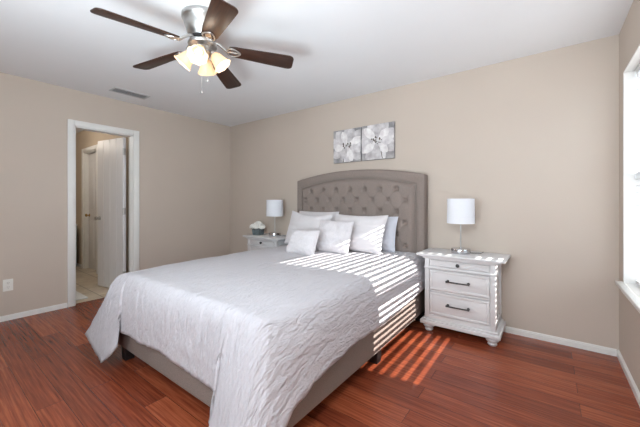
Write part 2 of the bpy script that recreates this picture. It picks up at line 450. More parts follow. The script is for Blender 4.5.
# unseen rear window, added to let more sky light in
rw = D.objects.new('fill_window', None); COL.objects.link(rw); struct(rw); rw.location = (0, YR, 0)
b = MB()
for x0, x1 in ((RX0, RX0 + 0.06), (RX1 - 0.06, RX1), (3.47, 3.53)): b.box(x0, x1, -0.11, -0.03, RZ0, RZ1)
b.box(RX0, RX1, -0.11, -0.03, RZ0, RZ0 + 0.06); b.box(RX0, RX1, -0.11, -0.03, RZ1 - 0.06, RZ1)
b.build('window_frame', M['vinyl'], rw)
MB().box(RX0, RX1, -0.072, -0.067, RZ0, RZ1).build('window_pane', M['pane'], rw)

# blind
bl = thing('window_blind', 'white horizontal slat blind hanging in the sunny window above the sill', 'blind', (W + 0.080, 0, 2.080))
B0, B1 = WY0 + 0.018, WY1 - 0.018
box('headrail', M['slat'], bl, -0.03, 0.03, B0, B1, -0.045, 0.0, bev=0.003)
b = MB(); pitch, sw, tilt = 0.0445, 0.050, math.radians(-7)
z = -0.085; ns = 0
while z > -1.44:
    t = bmesh.new(); bmesh.ops.create_cube(t, size=1)
    for v in t.verts: v.co = Vector((v.co.x * sw, v.co.y * (B1 - B0), v.co.z * 0.0028))
    b.join(t, Matrix.Translation((0, (B0 + B1) / 2, z)) @ Matrix.Rotation(tilt, 4, 'Y'))
    z -= pitch; ns += 1
b.build('slats', M['slat'], bl)
box('bottom_rail', M['slat'], bl, -0.025, 0.025, B0, B1, z - 0.004, z + 0.016, bev=0.003)
for y in (B0 + 0.12, B1 - 0.12):
    b = MB(); b.tube([(-0.027, y, -0.04), (-0.027, y, z)], 0.0012, 6); b.tube([(0.027, y, -0.04), (0.027, y, z)], 0.0012, 6)
    b.build('ladder_cord', M['slat'], bl)
MB().tube([(-0.034, B1 - 0.06, -0.03), (-0.036, B1 - 0.06, -0.75)], 0.004, 8).build('tilt_wand', M['slat'], bl)

# ------------------------------------------------------------------ bed frame with tufted headboard
BX0, BX1 = 1.578, 3.322; BC = 2.4425
bed = thing('bed_frame', 'taupe linen upholstered bed frame with a tall arched button-tufted headboard', 'bed', (BC, -1.2, 0))
def L(x, y, z): return (x - BC, y + 1.2, z)
def lbox(name, m, p, x0, x1, y0, y1, z0, z1, bev=0.0, seg=2):
    return box(name, m, p, x0 - BC, x1 - BC, y0 + 1.2, y1 + 1.2, z0, z1, bev=bev, seg=seg)
hb = D.objects.new('headboard', None); COL.objects.link(hb); hb.parent = bed
HX0, HX1 = 1.595, 3.290; hw = (HX1 - HX0) / 2
def arch(x, base, rise, half): return base + rise * (1 - min(1, abs(x - BC) / half) ** 2)
def ztop(x): return arch(x, 1.452, 0.093, hw)
IN = 0.088; iw = hw - IN
def zin(x): return arch(x, 1.352, 0.097, iw)
# border: grid ring from outer outline to inner outline, front at y=-.125, back at -.02
YF, YB = -0.125, -0.022
b = MB(); N = 48
out = [(HX0, 0.05)] + [(HX0, lerp(0.05, ztop(HX0), i / 12)) for i in range(1, 12)] + [(lerp(HX0, HX1, i / N), ztop(lerp(HX0, HX1, i / N))) for i in range(N + 1)] + [(HX1, lerp(ztop(HX1), 0.05, i / 12)) for i in range(1, 13)]
inn = [(HX0 + IN, 0.05)] + [(HX0 + IN, lerp(0.05, zin(HX0 + IN), i / 12)) for i in range(1, 12)] + [(lerp(HX0 + IN, HX1 - IN, i / N), zin(lerp(HX0 + IN, HX1 - IN, i / N))) for i in range(N + 1)] + [(HX1 - IN, lerp(zin(HX1 - IN), 0.05, i / 12)) for i in range(1, 13)]
prof = [(0.0, YB), (0.0, YF + 0.016), (0.04, YF + 0.005), (0.14, YF), (0.5, YF - 0.003), (0.86, YF), (0.97, YF + 0.006), (1.0, YF + 0.022), (1.0, YB)]
rows = []
for (ox, oz), (ix, iz) in zip(out, inn):
    rows.append([b.b.verts.new(L(lerp(ox, ix, t), y, lerp(oz, iz, t))) for t, y in prof])
for r0, r1 in zip(rows, rows[1:]):
    for k in range(len(prof) - 1): b.b.faces.new((r0[k], r0[k + 1], r1[k + 1], r1[k]))
bmesh.ops.recalc_face_normals(b.b, faces=b.b.faces[:])
b.build('headboard_border', M['linen'], hb, smooth=True)
# tufted panel
bx, bz = 0.1905, 0.119
btn = []
for r in range(0, 8):
    zz = 1.312 - r * bz
    xs = [BC - 0.012 + k * bx for k in range(-4, 5)] if r % 2 == 0 else [BC - 0.012 + (k + 0.5) * bx for k in range(-4, 4)]
    for x in xs:
        if abs(x - BC) < iw - 0.05 and zz < zin(x) - 0.04: btn.append((x, zz))
def tuft(x, z):
    d = min(math.hypot(x - a, z - c) for a, c in btn)
    h = 0.034 * (1 - math.exp(-(d / 0.024) ** 2))
    # diagonal folds running between neighbouring buttons
    u = ((x - BC + 0.012) / bx); w = (1.312 - z) / (2 * bz)
    for q in (u + w, u - w):
        f = abs(q - round(q)) * 0.101 / 0.53
        if z < 1.335: h -= 0.0045 * math.exp(-(f / 0.008) ** 2)
    if z >= 1.312:
        f = abs(u - round(u)) * bx
        h -= 0.005 * math.exp(-(f / 0.010) ** 2)
    e = min(x - (HX0 + IN), HX1 - IN - x, zin(x) - z)
    return h * smoothstep(-0.005, 0.05, e) + 0.010 * smoothstep(0, 0.02, e)
b = MB(); NX, NZ = 230, 140; g = []
for j in range(NZ + 1):
    row = []
    for i in range(NX + 1):
        x = lerp(HX0 + IN - 0.002, HX1 - IN + 0.002, i / NX); z = lerp(0.42, zin(x) + 0.002, j / NZ)
        row.append(b.b.verts.new(L(x, -0.116 - tuft(x, z), z)))
    g.append(row)
for j in range(NZ):
    for i in range(NX): b.b.faces.new((g[j][i], g[j][i + 1], g[j + 1][i + 1], g[j + 1][i]))
# side skirt back to the wall side so the panel is a solid cushion
rim = g[0] + [r[-1] for r in g[1:]] + g[-1][-2::-1] + [r[0] for r in g[-2:0:-1]]
bk = [b.b.verts.new((v.co.x, YB + 1.2, v.co.z)) for v in rim]
for i in range(len(rim)):
    j = (i + 1) % len(rim); b.b.faces.new((rim[i], bk[i], bk[j], rim[j]))
b.b.faces.new(bk)
bmesh.ops.recalc_face_normals(b.b, faces=b.b.faces[:])
b.build('tufted_panel', M['linen'], hb, smooth=True)
b = MB()
b.tube([L(x, YF - 0.001, z) for x, z in inn], 0.0045, 8)
b.build('headboard_piping', M['piping'], hb, smooth=True)
b0 = None
for x, z in btn:
    if z < 0.6: continue
    if b0 is None:
        m_ = MB(); m_.lathe([(0, 0.0), (0.013, 0.001), (0.0125, 0.005), (0.008, 0.009), (0, 0.0105)], 16, Matrix.Rotation(PI / 2, 4, 'X'))
        b0 = m_.build('button', M['linen'], hb, smooth=True); o = b0
    else:
        o = b0.copy(); COL.objects.link(o)
    o.location = L(x, -0.1275, z)
# rails, platform, legs
lbox('side_rail', M['linen'], bed, BX1 - 0.045, BX1, -2.285, -0.13, 0.105, 0.345, bev=0.014)
lbox('side_rail', M['linen'], bed, BX0, BX0 + 0.045, -2.285, -0.13, 0.105, 0.345, bev=0.014)
lbox('foot_rail', M['linen'], bed, BX0 + 0.045, BX1 - 0.045, -2.285, -2.240, 0.105, 0.345, bev=0.014)
lbox('slat_platform', M['linen'], bed, BX0 + 0.046, BX1 - 0.046, -2.239, -0.13, 0.22, 0.30)
for x, y in ((1.765, -2.235), (3.03, -2.225), (3.268, -1.17), (1.63, -1.17), (3.268, -0.2), (1.63, -0.2)):
    b = MB(); b.prism([(-0.036, -0.036), (0.036, -0.036), (0.036, 0.036), (-0.036, 0.036)], 0.112, bev=0.004)
    for v in b.b.verts:
        s_ = lerp(0.86, 1.0, v.co.z / 0.112); v.co.x *= s_; v.co.y *= s_
    b.build('leg', M['legdark'], bed, loc=L(x, y, 0))
# mattress
mt = tag(MB().box(-0.81, 0.81, -1.045, 1.045, 0, 0.325, bev=0.06, seg=4).build('mattress', M['mattress'], None, smooth=True, loc=(BC, -1.19, 0.3005)),
         'thick white mattress lying on the taupe bed frame under the quilt', 'mattress')

# ------------------------------------------------------------------ quilt
# (edge point on the bed top) -> (hem point); columns run from the bed's centre line over the edge to the hem
QX0, QX1, QF = 1.655, 3.235, -2.235
col = [  # edge x, y   | hem x, y, z
 (QX0, -0.135, 1.545, -0.135, 0.30), (QX0, -0.7, 1.54, -0.7, 0.30), (QX0, -1.3, 1.535, -1.3, 0.29), (QX0, -1.75, 1.53, -1.78, 0.27),
 (QX0, -2.02, 1.50, -2.10, 0.23), (QX0, -2.15, 1.43, -2.29, 0.18), (QX0 + 0.003, -2.20, 1.376, -2.395, 0.137), (QX0 + 0.02, -2.225, 1.60, -2.418, 0.115), (QX0 + 0.05, QF, 1.792, -2.418, 0.053),
 (1.745, QF, 1.902, -2.40, 0.131), (1.79, QF, 1.935, -2.37, 0.193), (1.83, QF, 1.910, -2.350, 0.236), (1.865, QF, 1.880, -2.336, 0.255), (2.03, QF, 2.043, -2.335, 0.275), (2.20, QF, 2.206, -2.335, 0.265), (2.385, QF, 2.39, -2.335, 0.291),
 (2.58, QF, 2.585, -2.335, 0.279), (2.70, QF, 2.702, -2.335, 0.271), (2.86, QF, 2.861, -2.335, 0.267), (3.01, QF, 3.022, -2.335, 0.259), (3.06, QF, 3.06, -2.365, 0.262), (3.085, QF, 3.075, -2.39, 0.225), (3.11, QF, 3.062, -2.40, 0.165), (3.135, QF, 3.060, -2.42, 0.09),
 (3.165, QF, 3.13, -2.45, 0.04), (3.195, QF, 3.25, -2.47, 0.028), (3.222, QF + 0.01, 3.35, -2.45, 0.04), (QX1, QF + 0.035, 3.40, -2.38, 0.09),
 (QX1, QF + 0.09, 3.40, -2.29, 0.17), (QX1, -2.08, 3.385, -2.20, 0.25), (QX1, -1.98, 3.375, -2.04, 0.29), (QX1, -1.80, 3.37, -1.82, 0.312),
 (QX1, -1.57, 3.37, -1.58, 0.333),
 (QX1, -1.38, 3.37, -1.38, 0.324), (QX1, -1.05, 3.368, -1.05, 0.322), (QX1, -0.6, 3.36, -0.6, 0.345), (QX1, -0.135, 3.345, -0.135, 0.36)]
def catmull(P, t):
    n = len(P) - 1; i = min(int(t), n - 1); f = t - i
    p0, p1, p2, p3 = P[max(i - 1, 0)], P[i], P[i + 1], P[min(i + 2, n)]
    return [0.5 * (2 * b_ + (c_ - a_) * f + (2 * a_ - 5 * b_ + 4 * c_ - d_) * f * f + (3 * b_ - a_ - 3 * c_ + d_) * f ** 3) for a_, b_, c_, d_ in zip(p0, p1, p2, p3)]
def lin_s(P, t):
    n = len(P) - 1; i = min(int(t), n - 1); f = t - i
    return [lerp(a_, b_, f) for a_, b_ in zip(P[i], P[i + 1])]
def topz(x, y):
    z = 0.664 - 0.020 * (abs(x - BC) / 0.8) ** 4 - 0.010 * smoothstep(-1.9, -2.25, y)
    z -= 0.016 * smoothstep(2.1, 1.6, x)
    z += 0.010 * (noise.noise(Vector((x * 1.7, y * 1.7, 3.1))))
    return z
b = MB(); uvs = {}
# number of samples per control span in proportion to hem length
samples = []
for i in range(len(col) - 1):
    a_, c_ = col[i], col[i + 1]
    ln = max(math.dist(a_[2:], c_[2:]), math.dist(a_[:2], c_[:2]))
    k = max(4, int(ln / 0.016))
    samples += [i + q / k for q in range(k)]
samples.append(len(col) - 1)
NT_, ND_ = 34, 30
cols = []
SY0 = -1.55
for t in samples:
    ex, ey = lin_s([c[:2] for c in col], t)
    hx, hy, hz = lin_s([c[2:] for c in col], t)
    # spine point
    if abs(ex - QX0) < 1e-6 or abs(ex - QX1) < 1e-6:
        sx, sy = BC, max(ey, SY0)
    else:
        sx, sy = BC, SY0
    pts = []
    for k in range(NT_):
        f = k / NT_
        x, y = lerp(sx, ex, f), lerp(sy, ey, f)
        pts.append((Vector((x, y, topz(x, y))), x, y))
    E = Vector((ex, ey, topz(ex, ey))); Hm = Vector((hx, hy, hz))
    o2 = Vector((hx - ex, hy - ey, 0)); ol = o2.length; od = o2.normalized() if ol > 1e-5 else Vector((0, -1, 0))
    # unit outward of the bed edge
    reach = min(ol, 0.115)
    P1 = E + od * reach * 0.92
    P2 = E + od * lerp(reach, ol, 0.30) + Vector((0, 0, (hz - E.z) * 0.48))
    prevp = E; s_acc = 0
    for k in range(0, ND_ + 1):
        f = k / ND_
        q = E * (1 - f) ** 3 + P1 * 3 * f * (1 - f) ** 2 + P2 * 3 * f * f * (1 - f) + Hm * f ** 3
        s_acc += (q - prevp).length; prevp = q
        pts.append((q, ex + od.x * s_acc, ey + od.y * s_acc))
    cols.append(pts)
grid = []
for pts in cols:
    cv = []
    for q, ua, vb in pts:
        v = b.b.verts.new(q); uvs[v] = (ua, vb); cv.append(v)
    grid.append(cv)
# wrinkle displacement
nr = len(cols[0]); nc = len(cols)
disp = []
for i in range(nc):
    for k in range(nr):
        a0 = grid[max(i - 1, 0)][k].co; a1 = grid[min(i + 1, nc - 1)][k].co
        c0 = grid[i][max(k - 1, 0)].co; c1 = grid[i][min(k + 1, nr - 1)].co
        nrm = (a1 - a0).cross(c1 - c0)
        if nrm.length < 1e-9: nrm = Vector((0, 0, 1))
        nrm.normalize()
        if nrm.z < -0.02: nrm = -nrm
        ua, vb = uvs[grid[i][k]]
        w = 0.6 * noise.noise(Vector((ua * 25 + 1.2 * math.sin(vb * 5), vb * 4.2, 0.3))) + 0.3 * noise.noise(Vector((ua * 52 + vb * 5, vb * 13, 5.1))) 
        drop = smoothstep(0.60, 0.40, grid[i][k].co.z)
        disp.append((grid[i][k], nrm * w * lerp(0.0070, 0.0090, drop)))
for v, d_ in disp: v.co += d_
# ripple at the hem
for i in range(nc):
    for k in range(NT_, nr):
        f = (k - NT_) / ND_
        ua, vb = uvs[grid[i][nr - 1]]
        grid[i][k].co.z += f * f * 0.010 * noise.noise(Vector((ua * 9, vb * 9, 2)))
for i in range(nc - 1):
    for k in range(nr - 1):
        f_ = b.b.faces.new((grid[i][k], grid[i][k + 1], grid[i + 1][k + 1], grid[i + 1][k]))
uvl = b.b.loops.layers.uv.new('UVMap')
for f_ in b.b.faces:
    for lp in f_.loops: lp[uvl].uv = uvs[lp.vert]
bmesh.ops.remove_doubles(b.b, verts=b.b.verts[:], dist=0.0004)
bmesh.ops.recalc_face_normals(b.b, faces=b.b.faces[:])
q = b.build('quilt', M['quilt'], None)
q.data.polygons.foreach_set('use_smooth', [True] * len(q.data.polygons))
sm = q.modifiers.new('thickness', 'SOLIDIFY'); sm.thickness = 0.010; sm.offset = -1
tag(q, 'large white crinkled quilt spread over the bed with corners drooping at the foot', 'quilt')

# ------------------------------------------------------------------ pillows and cushions
def pillow(name, label, cat, group, m, w, h, th, loc, lean, yaw, roll=0.0, seed=0, pinch=0.05, sag=0.0):
    b = MB(); n = 34; front = []; back = []
    def sh(u, v):
        return (max(0, 1 - abs(u) ** 3.2) * max(0, 1 - abs(v) ** 3.2)) ** 0.62
    for side, lst in ((1, front), (-1, back)):
        for j in range(n + 1):
            row = []
            for i in range(n + 1):
                u = i / n * 2 - 1; v = j / n * 2 - 1
                x = u * w / 2 * (1 - pinch * (1 - v * v) * abs(u) ** 2)
                z = v * h / 2 * (1 - pinch * (1 - u * u) * abs(v) ** 2)
                if v > 0: z -= sag * h * (1 - u * u) * v
                d = sh(u, v) * th / 2
                wr = noise.noise(Vector((u * 2.3 + seed, v * 2.1, seed * 1.7 + side))) * 0.012 + noise.noise(Vector((u * 5 + v * 3, v * 5 - u * 2 + seed, side * 3.3))) * 0.006
                cr = noise.noise(Vector((math.atan2(v, u) * 3.0, seed, 0))) * 0.007 * smoothstep(0.3, 0.9, max(abs(u), abs(v)))
                y = -side * (d + (wr + cr) * min(1, sh(u, v) * 1.6))
                if abs(u) == 1 or abs(v) == 1:
                    if side == -1: row.append(front[j][i]); continue
                    y = 0
                row.append(b.b.verts.new((x, y, z + h / 2)))
            lst.append(row)
    for lst, fl in ((front, False), (back, True)):
        for j in range(n):
            for i in range(n):
                q = [lst[j][i], lst[j][i + 1], lst[j + 1][i + 1], lst[j + 1][i]]
                b.b.faces.new(q[::-1] if fl else q)
    bmesh.ops.recalc_face_normals(b.b, faces=b.b.faces[:])
    o = b.build(name, m, None, smooth=True, loc=loc)
    o.data.polygons.foreach_set('use_smooth', [True] * len(o.data.polygons))
    o.rotation_euler = (Matrix.Rotation(yaw, 4, 'Z') @ Matrix.Rotation(-lean, 4, 'X') @ Matrix.Rotation(roll, 4, 'Y')).to_euler()
    return tag(o, label, cat, group)
G1, G2 = 'bed pillows against the headboard', 'square cushions in front of the pillows'
R = math.radians
pillow('pillow', 'white pillow at the back left, leaning straight on the tufted headboard', 'pillow', G1, M['cotton'], 0.62, 0.42, 0.12, (2.00, -0.265, 0.645), R(11), 0, seed=1)
pillow('pillow', 'white pillow at the back right with shade in its colour, its edge showing beside the nearest nightstand', 'pillow', G1, M['cotton_shaded'], 0.64, 0.375, 0.12, (2.725, -0.275, 0.655), R(13), 0, seed=2)
pillow('pillow', 'white pillow in front on the left, tallest corner beside the far lamp', 'pillow', G1, M['cotton'], 0.66, 0.425, 0.15, (2.005, -0.49, 0.650), R(18), R(-4), R(2), seed=3, pinch=0.06, sag=0.06)
pillow('pillow', 'large white pillow in front on the right, striped with sunlight', 'pillow', G1, M['cotton'], 0.64, 0.415, 0.15, (2.678, -0.50, 0.660), R(24), 0, 0, seed=4, pinch=0.06, sag=0.02)
pillow('cushion', 'small white woven cushion at the far left front of the pillows', 'cushion', G2, M['weave'], 0.35, 0.265, 0.12, (2.335, -0.94, 0.650), R(24), R(3), 0, seed=5, pinch=0.04)
pillow('cushion', 'white textured cushion with sun stripes standing right of the smaller one', 'cushion', G2, M['weave'], 0.40, 0.345, 0.13, (2.54, -0.70, 0.658), R(20), R(4), R(1), seed=6, pinch=0.04)

# ------------------------------------------------------------------ nightstands
def make_nightstand():
    t = thing('nightstand', 'white nightstand with three drawers and bun feet right of the bed by the window', 'nightstand', (3.665, 0, 0), 0, 'white nightstands beside the bed')
    F = -0.400
    P = lambda name, m, par, *a, **k: box(name, m, par, *a, **k)
    # body built from panels so drawers sit in real openings
    b = MB()
    b.box(-0.275, 0.275, F + 0.012, -0.025, 0.118, 0.664)
    b.box(-0.283, -0.243, F - 0.002, F + 0.05, 0.118, 0.664, bev=0.004); b.box(0.243, 0.283, F - 0.002, F + 0.05, 0.118, 0.664, bev=0.004)
    b.box(-0.25, 0.25, F, F + 0.02, 0.566, 0.594, bev=0.002); b.box(-0.25, 0.25, F, F + 0.02, 0.366, 0.382, bev=0.002)
    b.box(-0.25, 0.25, F, F + 0.02, 0.118, 0.160, bev=0.002); b.box(-0.25, 0.25, F, F + 0.02, 0.655, 0.664)
    for sx in (-1, 1):       # side frame around a recessed panel
        x0, x1 = sorted((sx * 0.274, sx * 0.283))
        b.box(x0, x1, -0.075, -0.025, 0.118, 0.664, bev=0.002); b.box(x0, x1, F + 0.05, -0.075, 0.59, 0.664, bev=0.002)
        b.box(x0, x1, F + 0.05, -0.075, 0.118, 0.19, bev=0.002)
    b.build('carcass', M['furn'], t, smooth=True)
    # bead moulding under the top drawer, wrapping the posts
    b = MB(); b.box(-0.290, 0.290, F - 0.010, F + 0.06, 0.574, 0.586, bev=0.004); b.build('waist_moulding', M['furn'], t, smooth=True)
    # stepped cornice and top
    b = MB(); b.box(-0.300, 0.300, F - 0.014, -0.02, 0.662, 0.676, bev=0.004); b.box(-0.325, 0.325, F - 0.022, -0.018, 0.676, 0.686, bev=0.004)
    b.build('cornice', M['furn'], t, smooth=True)
    P('top_board', M['furn'], t, -0.352, 0.352, F - 0.036, -0.016, 0.686, 0.704, bev=0.005)
    # plinth, stepped
    b = MB(); b.box(-0.318, 0.318, F - 0.026, -0.02, 0.070, 0.104, bev=0.006); b.box(-0.300, 0.300, F - 0.014, -0.02, 0.104, 0.120, bev=0.005)
    b.build('plinth', M['furn'], t, smooth=True)
    ft = [(0.0, 0.0), (0.026, 0.0), (0.033, 0.006), (0.036, 0.016), (0.030, 0.026), (0.034, 0.030), (0.046, 0.040), (0.050, 0.052), (0.044, 0.064), (0.030, 0.071), (0.0, 0.071)]
    for x in (-0.255, 0.255):
        for y in (F + 0.035, -0.075):
            MB().lathe(ft, 28).build('foot', M['furn'], t, smooth=True, loc=(x, y, 0))
    def drawer(z0, z1, inset):
        d = MB(); d.box(-0.2375, 0.2375, F - 0.002, F + 0.011, z0 + 0.0045, z1 - 0.0045, bev=0.002)
        # raised frame around a flat field
        w_ = inset
        d.box(-0.2375, 0.2375, F - 0.008, F - 0.001, z1 - 0.0045 - w_, z1 - 0.0045, bev=0.002); d.box(-0.2375, 0.2375, F - 0.008, F - 0.001, z0 + 0.0045, z0 + 0.0045 + w_, bev=0.002)
        d.box(-0.2375, -0.2375 + w_, F - 0.008, F - 0.001, z0 + 0.0045 + w_, z1 - 0.0045 - w_, bev=0.002); d.box(0.2375 - w_, 0.2375, F - 0.008, F - 0.001, z0 + 0.0045 + w_, z1 - 0.0045 - w_, bev=0.002)
        return d.build('drawer', M['furn'], t, smooth=True)
    d1 = drawer(0.595, 0.654, 0.010)
    kb = MB().lathe([(0, 0), (0.008, 0), (0.0065, 0.008), (0.014, 0.013), (0.0155, 0.019), (0.012, 0.024), (0, 0.026)], 20, Matrix.Translation((0, F - 0.002, 0.6245)) @ Matrix.Rotation(PI / 2, 4, 'X')).build('knob', M['iron'], d1, smooth=True)
    kb['label'] = 'small round dark pewter knob'
    for z0, z1 in ((0.383, 0.565), (0.161, 0.365)):
        d2_ = drawer(z0, z1, 0.020)
        zc = (z0 + z1) / 2 + 0.004
        b = MB()
        b.tube([(-0.088, F - 0.032, zc), (-0.06, F - 0.035, zc), (0.06, F - 0.035, zc), (0.088, F - 0.032, zc)], [0.0065, 0.0055, 0.0055, 0.0065], 10)
        for x in (-0.082, 0.082):
            b.tube([(x, F, zc), (x, F - 0.032, zc)], 0.005, 10)
            b.lathe([(0, 0), (0.012, 0), (0.011, 0.004), (0, 0.005)], 16, Matrix.Translation((x, F - 0.002, zc)) @ Matrix.Rotation(PI / 2, 4, 'X'))
            b.sphere((x * 1.07, F - 0.032, zc), 0.0085)
        hd = b.build('handle', M['iron'], d2_, smooth=True); hd['label'] = 'dark pewter bar pull'
    return t
ns1 = make_nightstand()
ns2 = copy_tree(ns1); ns2.location = (1.205, 0, 0)
ns2['label'] = 'white nightstand on the far side of the bed under the white flowers'

# ------------------------------------------------------------------ table lamps
def make_lamp():
    t = thing('table_lamp', 'white drum-shade table lamp on the nightstand right of the bed', 'lamp', (3.645, -0.205, 0.704), 0, 'table lamps with white drum shades')
    MB().lathe([(0, 0), (0.080, 0), (0.082, 0.004), (0.082, 0.040), (0.079, 0.044), (0.012, 0.045), (0.010, 0.050), (0, 0.051)], 48).build('lamp_base', M['chrome'], t, smooth=True)
    MB().tube([(0, 0, 0.048), (0, 0, 0.36)], 0.0055, 14).build('pole', M['nickel'], t, smooth=True)
    b = MB(); b.lathe([(0.117, 0.272), (0.114, 0.497), (0.1115, 0.497), (0.1145, 0.272), (0.117, 0.272)], 56, cap=False)
    sh = b.build('lamp_shade', M['shade'], t, smooth=True)
    b = MB()
    for k in range(3):
        a = k * 2 * PI / 3; b.tube([(0, 0, 0.472), (0.1125 * math.cos(a), 0.1125 * math.sin(a), 0.472)], 0.0018, 6)
    b.tube([(0, 0, 0.36), (0, 0, 0.475)], 0.004, 8)
    b.build('spider', M['nickel'], sh, smooth=True)
    b = MB(); b.lathe([(0, 0.352), (0.014, 0.352), (0.014, 0.388), (0, 0.388)], 16); b.build('socket', M['plastic'], t, smooth=True)
    b = MB(); b.lathe([(0.0, 0.388), (0.012, 0.389), (0.016, 0.40), (0.028, 0.425), (0.028, 0.44), (0.018, 0.458), (0, 0.463)], 20); b.build('bulb', M['plastic'], t, smooth=True)
    b = MB(); b.tube([(0.075, 0.02, 0.006), (0.11, 0.05, 0.004), (0.155, 0.075, 0.004), (0.16, 0.14, 0.004), (0.16, 0.172, 0.003)], 0.003, 8)
    c = b.build('power_cord', M['iron'], t, smooth=True)
    return t
lp1 = make_lamp()
lp2 = copy_tree(lp1); lp2.location = (1.27, -0.215, 0.704)
lp2['label'] = 'white drum-shade table lamp beside the white flowers on the far nightstand'

# flowers
fl = thing('flower_arrangement', 'white hydrangea bouquet in a small square grey-blue pot on the far nightstand', 'flowers', (0.955, -0.235, 0.704), R(12))
b = MB(); h = 0.082; w0, w1, wt = 0.058, 0.066, 0.007
ring = lambda w, z: [b.b.verts.new((sx * w, sy * w, z)) for sx, sy in ((-1, -1), (1, -1), (1, 1), (-1, 1))]
r_ = [ring(w0, 0), ring(w1, h), ring(w1 - wt, h), ring(w0 - wt, 0.012)]
for a_, c_ in zip(r_, r_[1:]):
    for k in range(4): b.b.faces.new((a_[k], a_[(k + 1) % 4], c_[(k + 1) % 4], c_[k]))
b.b.faces.new(r_[0][::-1]); b.b.faces.new(r_[-1])
bmesh.ops.bevel(b.b, geom=[e for e in b.b.edges if abs(e.verts[0].co.z - e.verts[1].co.z) > 0.03], offset=0.006, segments=2, affect='EDGES')
bmesh.ops.recalc_face_normals(b.b, faces=b.b.faces[:])
b.build('pot', M['potglass'], fl)
b = MB(); b.box(-0.052, 0.052, -0.052, 0.052, 0.06, 0.07); b.build('moss', M['leaf'], fl)
rng = random.Random(4)
def bloom(c, r):
    b = MB()
    b.sphere(c, r * 0.72, 0.8, 14, 9)
    for k in range(70):      # four-petalled florets over a dome
        u = rng.random() * 2 * PI; v = rng.uniform(-0.25, 1)
        d = Vector((math.cos(u) * math.sqrt(1 - v * v), math.sin(u) * math.sqrt(1 - v * v), v * 0.8))
        p = Vector(c) + d * r * rng.uniform(0.75, 0.98)
        q = d.to_track_quat('Z', 'Y').to_matrix().to_4x4()
        tw = rng.random() * PI
        for a in range(4):
            an = a * PI / 2 + tw; s_ = r * 0.27
            o = [Vector((0, 0, 0)), Vector((math.cos(an - 0.6), math.sin(an - 0.6), 0.25)) * s_ * 0.8, Vector((math.cos(an), math.sin(an), 0.3)) * s_ * 1.1, Vector((math.cos(an + 0.6), math.sin(an + 0.6), 0.25)) * s_ * 0.8]
            vs = [b.b.verts.new(p + (q @ (x.to_4d())).to_3d() - (q @ Vector((0, 0, 0, 1))).to_3d()) for x in o]
            b.b.faces.new(vs)
    return b.build('bloom', M['petal'], fl)
for c, r in (((0.0, 0.0, 0.140), 0.064), ((-0.075, -0.015, 0.108), 0.054), ((0.074, -0.020, 0.110), 0.054), ((0.0, 0.062, 0.114), 0.052), ((0.005, -0.060, 0.112), 0.050)):
    bloom(c, r)
b = MB()
for k in range(9):
    a = k * 2 * PI / 9 + 0.3; d = Vector((math.cos(a), math.sin(a), 0)); s_ = Vector((-d.y, d.x, 0))
    base = d * 0.045 + Vector((0, 0, 0.085)); tip = d * 0.105 + Vector((0, 0, 0.078 + 0.012 * (k % 2)))
    m1 = (base + tip) / 2 + Vector((0, 0, 0.006))
    vs = [b.b.verts.new(x) for x in (base, m1 + s_ * 0.018, tip, m1 - s_ * 0.018)]
    b.b.faces.new(vs)
b.build('leaves', M['leaf'], fl)

# ------------------------------------------------------------------ pictures
def picture(label, x0, x1, z0, z1, cx, cz, rad, rot, seed, stem):
    t = thing('canvas_picture', label, 'picture', ((x0 + x1) / 2, 0, (z0 + z1) / 2), 0, 'pair of flower canvases above the headboard')
    hw_, hh = (x1 - x0) / 2, (z1 - z0) / 2
    box('canvas', M['canvas'], t, -hw_, hw_, -0.034, -0.003, -hh, hh, bev=0.003)
    rg = random.Random(seed)
    fx, fz = cx - (x0 + x1) / 2, cz - (z0 + z1) / 2
    def clip(x, z): return max(-hw_ + 0.003, min(hw_ - 0.003, x)), max(-hh + 0.003, min(hh - 0.003, z))
    def petal(a, rr, wid, y, m, name):
        b = MB(); dx, dz = math.cos(a), math.sin(a); px, pz = -dz, dx
        L_, K_ = 14, 8; rows_ = []
        for i in range(L_ + 1):
            f = i / L_; wd_ = wid * (0.10 + 0.90 * math.sin(PI * f ** 1.25) ** 0.7) if f < 1 else 0.003
            row = []
            for j in range(K_ + 1):
                g_ = j / K_ * 2 - 1
                X, Z = clip(fx + dx * rr * f + px * wd_ * g_, fz + dz * rr * f * 0.95 + pz * wd_ * g_)
                row.append(b.b.verts.new((X, y - 0.0030 * (1 - g_ * g_) * (0.3 + f) - 0.0010 * math.cos(g_ * 11), Z)))
            rows_.append(row)
        for i in range(L_):
            for j in range(K_): b.b.faces.new((rows_[i][j], rows_[i + 1][j], rows_[i + 1][j + 1], rows_[i][j + 1]))
        return b.build(name, m, t, smooth=True)
    tones = [M['petalpaint'], M['petalpaint2'], M['petalpaint3']]
    for k in range(8):
        petal(rot + 0.38 + 2 * PI * k / 8 + rg.uniform(-0.1, 0.1), rad * rg.uniform(1.45, 1.8), rad * 0.40, -0.0350 - 0.0007 * (k % 3), tones[1 + k % 2], 'petal')
    for k in range(8):
        petal(rot + 2 * PI * k / 8 + rg.uniform(-0.1, 0.1), rad * rg.uniform(1.1, 1.4), rad * 0.27, -0.0410 - 0.0008 * (k % 3), tones[(0, 1, 0, 2)[k % 4]], 'petal')
    b = MB()
    for k in range(26):
        a = rg.random() * 2 * PI; r2 = rad * 0.34 * rg.random() ** 0.6
        b.sphere((fx + math.cos(a) * r2 * 1.2, -0.0505, fz + math.sin(a) * r2 * 0.7), rg.uniform(0.004, 0.009), 1, 8, 6)
    b.build('stamens', M['stamen'], t, smooth=True)
    b = MB(); sx, sz = clip(fx + stem[0], -hh)
    b.tube([(fx + stem[1], -0.036, fz - rad * 0.6), (sx, -0.036, sz + 0.004)], 0.005, 8); b.build('stem', M['stamen'], t)
    return t
